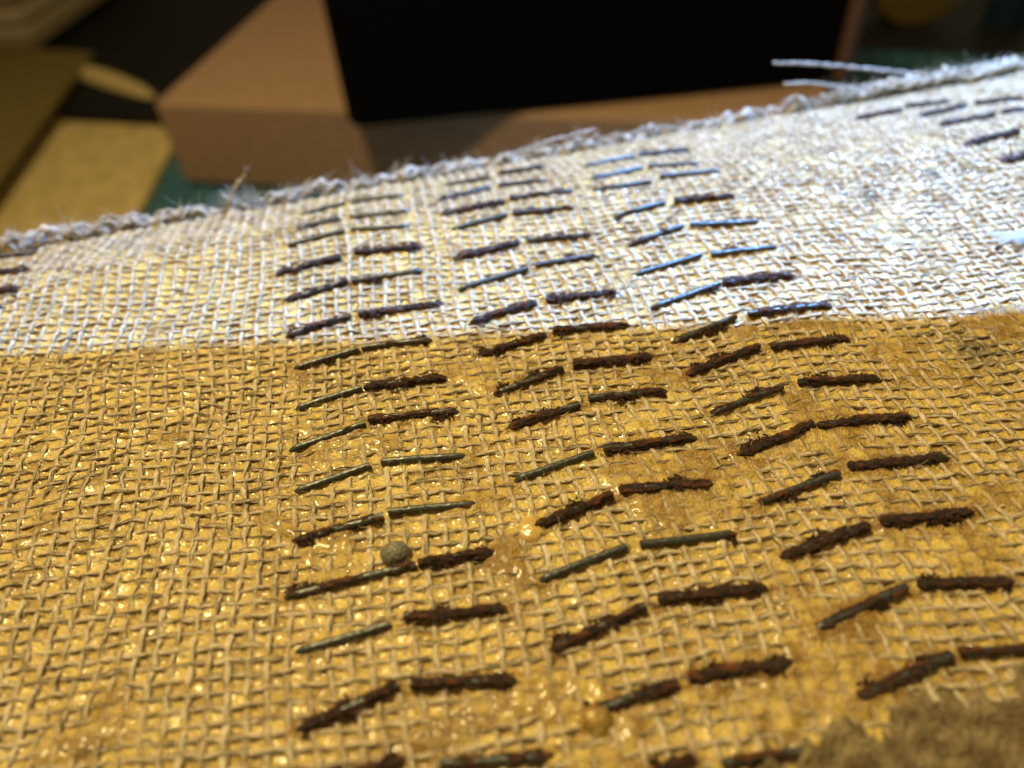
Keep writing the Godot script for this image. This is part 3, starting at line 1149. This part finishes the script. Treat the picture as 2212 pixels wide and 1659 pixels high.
func build_drop(book: Node3D):
	var to := new_arrays()
	var v := PackedVector3Array()
	var n := PackedVector3Array()
	var uv := PackedVector2Array()
	var idx := PackedInt32Array()
	var rings := 16
	var around := 28
	for r in rings + 1:
		var ph := PI / 2.0 * r / rings
		for q in around + 1:
			var th := TAU * (q % around) / around
			var d := Vector3(cos(th) * sin(ph), cos(ph), sin(th) * sin(ph))
			var k := 1.0 + 0.10 * n_mid.get_noise_3d(d.x * 1.1, d.y * 1.1, d.z * 1.1 + 7.0)
			v.append(Vector3(d.x * 0.98 * k, d.y * 0.86 * k - 0.1, d.z * 0.85 * k) * MM)
			n.append(d)
			uv.append(Vector2(d.x, d.z) * 0.4)
			if r < rings and q < around:
				var i := r * (around + 1) + q
				idx.append(i); idx.append(i + around + 1); idx.append(i + 1)
				idx.append(i + 1); idx.append(i + around + 1); idx.append(i + around + 2)
	var z := 13.9
	var o := part("glue_drop", array_mesh(v, n, uv, PackedColorArray(), idx), m_drop, book, "", Vector3(-7.8, spine(-7.8, z) + 0.25, z))
	o.set_meta("label", "round grey bead of set glue behind a long staple")


func build_scrap(book: Node3D):      # a flake of white paper left in the glue at the right edge
	var st := SurfaceTool.new()
	st.begin(Mesh.PRIMITIVE_TRIANGLES)
	var top := Vector3(43.2, spine(43.2, -12.3) + 0.62, -12.3)
	var ring := []
	for q in 18:
		var th := TAU * q / 18.0
		var r := 1.0 + 0.45 * n_mid.get_noise_2d(cos(th) * 1.4 + 90.0, sin(th) * 1.4)
		var p := Vector3(43.2 + cos(th) * 1.9 * r, 0, -12.3 + sin(th) * 1.1 * r)
		p.y = spine(p.x, p.z) + 0.40 + 0.14 * n_mid.get_noise_2d(p.x * 0.9, p.z * 0.9)
		ring.append(p)
	for q in 18:
		var a: Vector3 = ring[q]
		var b: Vector3 = ring[(q + 1) % 18]
		var low := Vector3(0, -0.35, 0)
		for w in [top, a, b, a, a + low, b + low, a, b + low, b]:
			st.add_vertex(w * MM)
	st.generate_normals()
	var o := part("paper_scrap", st.commit(), matte(Color(0.30, 0.31, 0.32), 0.8), book)
	o.set_meta("label", "flake of white paper stuck at the right edge of the spine")


func build_clear_drop(book: Node3D):
	var dome := SphereMesh.new()
	dome.radius = 0.95 * MM
	dome.height = 0.82 * MM
	dome.radial_segments = 40
	dome.rings = 20
	var m := matte(Color(0.50, 0.325, 0.095), 0.16, 0.5)
	m.heightmap_enabled = true
	m.heightmap_texture = noise_texture(128, 0.03, 3, 95)
	m.heightmap_scale = 0.006
	var o := part("clear_glue_drop", dome, m, book, "", Vector3(0.5, spine(0.5, 12.9) + 0.1, 12.9))
	o.set_meta("label", "smooth clear amber drop of glue at the left end of a rusty staple")


# ------------------------------------------------------------------ things behind the book, out of focus
func grid_texture() -> ImageTexture:
	var im := Image.create(500, 500, false, Image.FORMAT_RGB8)
	var base := Color(0.012, 0.085, 0.125).linear_to_srgb()
	var line := Color(0.16, 0.30, 0.30).linear_to_srgb()
	im.fill(base)
	for k in 5:
		im.fill_rect(Rect2i(k * 100, 0, 12 if k == 0 else 5, 500), line)
		im.fill_rect(Rect2i(0, k * 100, 500, 12 if k == 0 else 5), line)
	return ImageTexture.create_from_image(im)


func build_background():
	# green cutting mat
	var mat := thing("cutting_mat", "green cutting mat with a pale printed grid lying under everything on the bench", "cutting mat", "", Vector3(212, -153, -406))
	mat.rotation.y = -0.33
	var mm := StandardMaterial3D.new()
	mm.albedo_texture = grid_texture()
	mm.roughness = 0.6
	part("mat_sheet", slab(PackedVector2Array([Vector2(-620, 0), Vector2(260, 0), Vector2(260, 640), Vector2(-620, 640)]), 0.0, 3.0, 0.8), mm, mat)

	# brown cardboard box
	var carton := thing("cardboard_box", "long low brown cardboard box behind the book with a black box on top", "box", "", Vector3(-153, -150, -306))
	carton.rotation.y = -0.24
	var board := tinted(Color(0.34, 0.20, 0.118), 0.16, 0.03, 61, 0.8)
	part("base", box(Vector3(292, 30, 150), 1.5), board, carton, "", Vector3(148, 0, -77))
	part("lid", box(Vector3(296, 41, 154), 2.2), board, carton, "", Vector3(148, 2.0, -77))

	# black box on the carton
	var dark := thing("black_box", "big matt black box set askew on the brown cardboard box, right end brown", "box", "", Vector3(43, -107, -266))
	dark.rotation.y = 0.045
	part("body", box(Vector3(204, 74, 80), 5.0, 4), matte(Color(0.0030, 0.0030, 0.0027), 0.8, 0.12), dark, "", Vector3(0, 0.2, -40))
	part("edge_strip", box(Vector3(4.5, 73, 80), 1.2), matte(Color(0.12, 0.062, 0.035), 0.7), dark, "", Vector3(105.5, 0.4, -38))

	# flat black slab that fills the dark area left of the carton
	var dark_flat := thing("flat_black_slab", "flat black slab lying between the tan envelope and the cardboard box", "dark_slab", "", Vector3(-160, -150, -330))
	dark_flat.rotation.y = -0.27
	part("cover", slab(PackedVector2Array([Vector2(-190, -30), Vector2(2, -30), Vector2(2, -330), Vector2(-190, -330)]), 0.0, 9.0, 1.5), matte(Color(0.006, 0.0055, 0.004), 0.7, 0.3), dark_flat)

	# tan envelope
	var env := thing("paper_envelope", "worn tan paper envelope lying on the green cutting mat at the left", "envelope", "", Vector3(-200, -150, -320))
	var tan_paper := tinted(Color(0.52, 0.385, 0.15), 0.22, 0.012, 71, 0.85)
	part("pocket", slab(PackedVector2Array([Vector2(32, 150), Vector2(32, 41), Vector2(32, -24), Vector2(4, -80), Vector2(-40, -99), Vector2(-140, -70), Vector2(-140, 150)]), 0.0, 4.0, 0.8), tan_paper, env)
	var flap := new_arrays()
	var pts := PackedVector3Array([Vector3(-52, 7, -122), Vector3(-38, 9, -112), Vector3(-20, 9, -98), Vector3(-2, 8, -84), Vector3(14, 6, -70)])
	tube(flap, pts, PackedFloat32Array([6, 7, 7, 6, 3]), 10, PackedColorArray([Color.WHITE, Color.WHITE, Color.WHITE, Color.WHITE, Color.WHITE]), 0.75)
	part("curled_flap", close_arrays(flap), tan_paper, env)

	# olive book with a stack of pages on it
	var olive := thing("olive_book", "worn olive cloth book lying closed at the left edge above the tan envelope", "book", "", Vector3(-243, -146, -456))
	var cover := tinted(Color(0.14, 0.096, 0.014), 0.15, 0.02, 81, 0.7)
	var pages := tinted(Color(0.25, 0.175, 0.09), 0.3, 0.05, 83, 0.9)
	var shape := PackedVector2Array([Vector2(0, 0), Vector2(6, 153), Vector2(9, 260), Vector2(-130, 270), Vector2(-150, -52)])
	var inside := PackedVector2Array([Vector2(-4, 4), Vector2(2, 153), Vector2(5, 256), Vector2(-130, 266), Vector2(-146, -46)])
	part("lower_board", slab(shape, 0.0, 2.6, 0.6), cover, olive)
	part("page_block", slab(inside, 2.6, 7.4, 0.4), pages, olive)
	part("upper_board", slab(shape, 7.4, 10.4, 0.8), cover, olive)

	var upper := thing("page_stack", "thick bundle of cream pages with dark layers lying on the olive book", "book", "", Vector3(-284, -135.5, -471))
	var cream := tinted(Color(0.44, 0.34, 0.19), 0.25, 0.05, 91, 0.9)
	var sheet := PackedVector2Array([Vector2(0, 0), Vector2(26, -144), Vector2(-120, -170), Vector2(-120, -20)])
	var tiers := [[0.0, 7.0, 0], [7.0, 13.0, 2], [13.0, 15.0, 1], [15.0, 24.0, 2], [24.0, 27.0, 0], [27.0, 29.0, 1], [29.0, 46.0, 2], [46.0, 50.0, 0]]  # thin dark layers lie between the page sections
	for k in tiers.size():
		var tier: Array = tiers[k]
		part(["page_section", "dark_layer", "page_section"][tier[2]] + ("" if k == 0 else "_%03d" % k), slab(sheet, tier[0], tier[1], 0.8), [pages, matte(Color(0.02, 0.015, 0.01), 0.7), cream][tier[2]], upper)

	# the far right corner
	var roll := thing("tape_roll", "yellowish brown roll of paper tape standing in the dark at the upper right", "tape roll", "", Vector3(266, -153, -450))
	var r := new_arrays()
	var w := PackedColorArray([Color.WHITE, Color.WHITE, Color.WHITE, Color.WHITE])
	tube(r, PackedVector3Array([Vector3(0, 32, 12), Vector3(0, 32, 10.5), Vector3(0, 32, -10.5), Vector3(0, 32, -12)]), PackedFloat32Array([31, 32, 32, 31]), 48, w)
	part("tape", close_arrays(r), matte(Color(0.13, 0.085, 0.022), 0.6), roll)
	var bottle := thing("blue_bottle", "dim dark blue bottle behind the cutting mat at the upper right", "bottle", "", Vector3(318, -153, -430))
	var b := new_arrays()
	var prof := [[0, 11], [1.5, 13], [60, 13], [70, 11], [78, 6], [90, 5.5], [92, 5]]
	var bp := PackedVector3Array()
	var br := PackedFloat32Array()
	var bc := PackedColorArray()
	for q in prof:
		bp.append(Vector3(0, q[0], 0))
		br.append(q[1])
		bc.append(Color.WHITE)
	tube(b, bp, br, 28, bc, 1.0, Vector3.BACK)
	part("glass_body", close_arrays(b), matte(Color(0.010, 0.022, 0.034), 0.4), bottle)


# ---- unseen cool lamp, above right, with plates placed to shape its light
func build_unseen_lamp():
	var lamp := thing("unseen_lamp", "unseen cool lamp with plates placed to block part of its light, above the upper right corner", "lamp", "", COOL)
	var strip_glow := StandardMaterial3D.new()
	strip_glow.albedo_color = Color(0.8, 0.8, 0.8)
	strip_glow.emission_enabled = true
	strip_glow.emission = Color(0.19, 0.43, 1.0).linear_to_srgb()
	strip_glow.emission_energy_multiplier = 2.0
	var ray := (CUT - COOL).normalized()
	var off := ray.cross(ALONG).normalized()      # away from the lit side
	if off.z < 0.0:
		off = -off
	var strip := part("unseen_glow_strip", box(Vector3(46, 0.5, 0.5), 0.12), strip_glow, lamp)  # glowing strip of the unseen lamp, out of view
	var lie := (ALONG - ray * ALONG.dot(ray)).normalized()      # the strip lies square to its beam
	strip.transform = Transform3D(Basis(lie, (-ray).cross(lie), -ray), -ray * 0.8 * MM)
	var metal := matte(Color(0.02, 0.02, 0.02), 0.5)
	var reach := (CUT - COOL).length() * 0.44
	# unseen blocker: a thin plate placed so its edge ends the cool light
	var plate := part("edge_blocker", box(Vector3(96, 16, 1.2), 0.4), metal, lamp)
	plate.transform = Transform3D(Basis(ALONG, off, ALONG.cross(off)), (ray * reach + ALONG * 3.0) * MM)
	# unseen plates, placed to keep light off the background and dim the left
	var back := part("back_blocker", box(Vector3(150, 120, 1.5), 0.4), metal, lamp)
	back.position = Vector3(-5, -72, -17.0) * MM
	var left_plate := part("left_blocker", box(Vector3(1.2, 96, 33), 0.3), metal, lamp)
	left_plate.position = Vector3(-24.2, -76, 0.5) * MM
	var arm := part("blocker_arm", box(Vector3(6, reach, 3), 0.6), metal, lamp)
	arm.transform = Transform3D(Basis(ALONG, ray, ALONG.cross(ray)), (off * 15.0 + ALONG * 30.0) * MM)
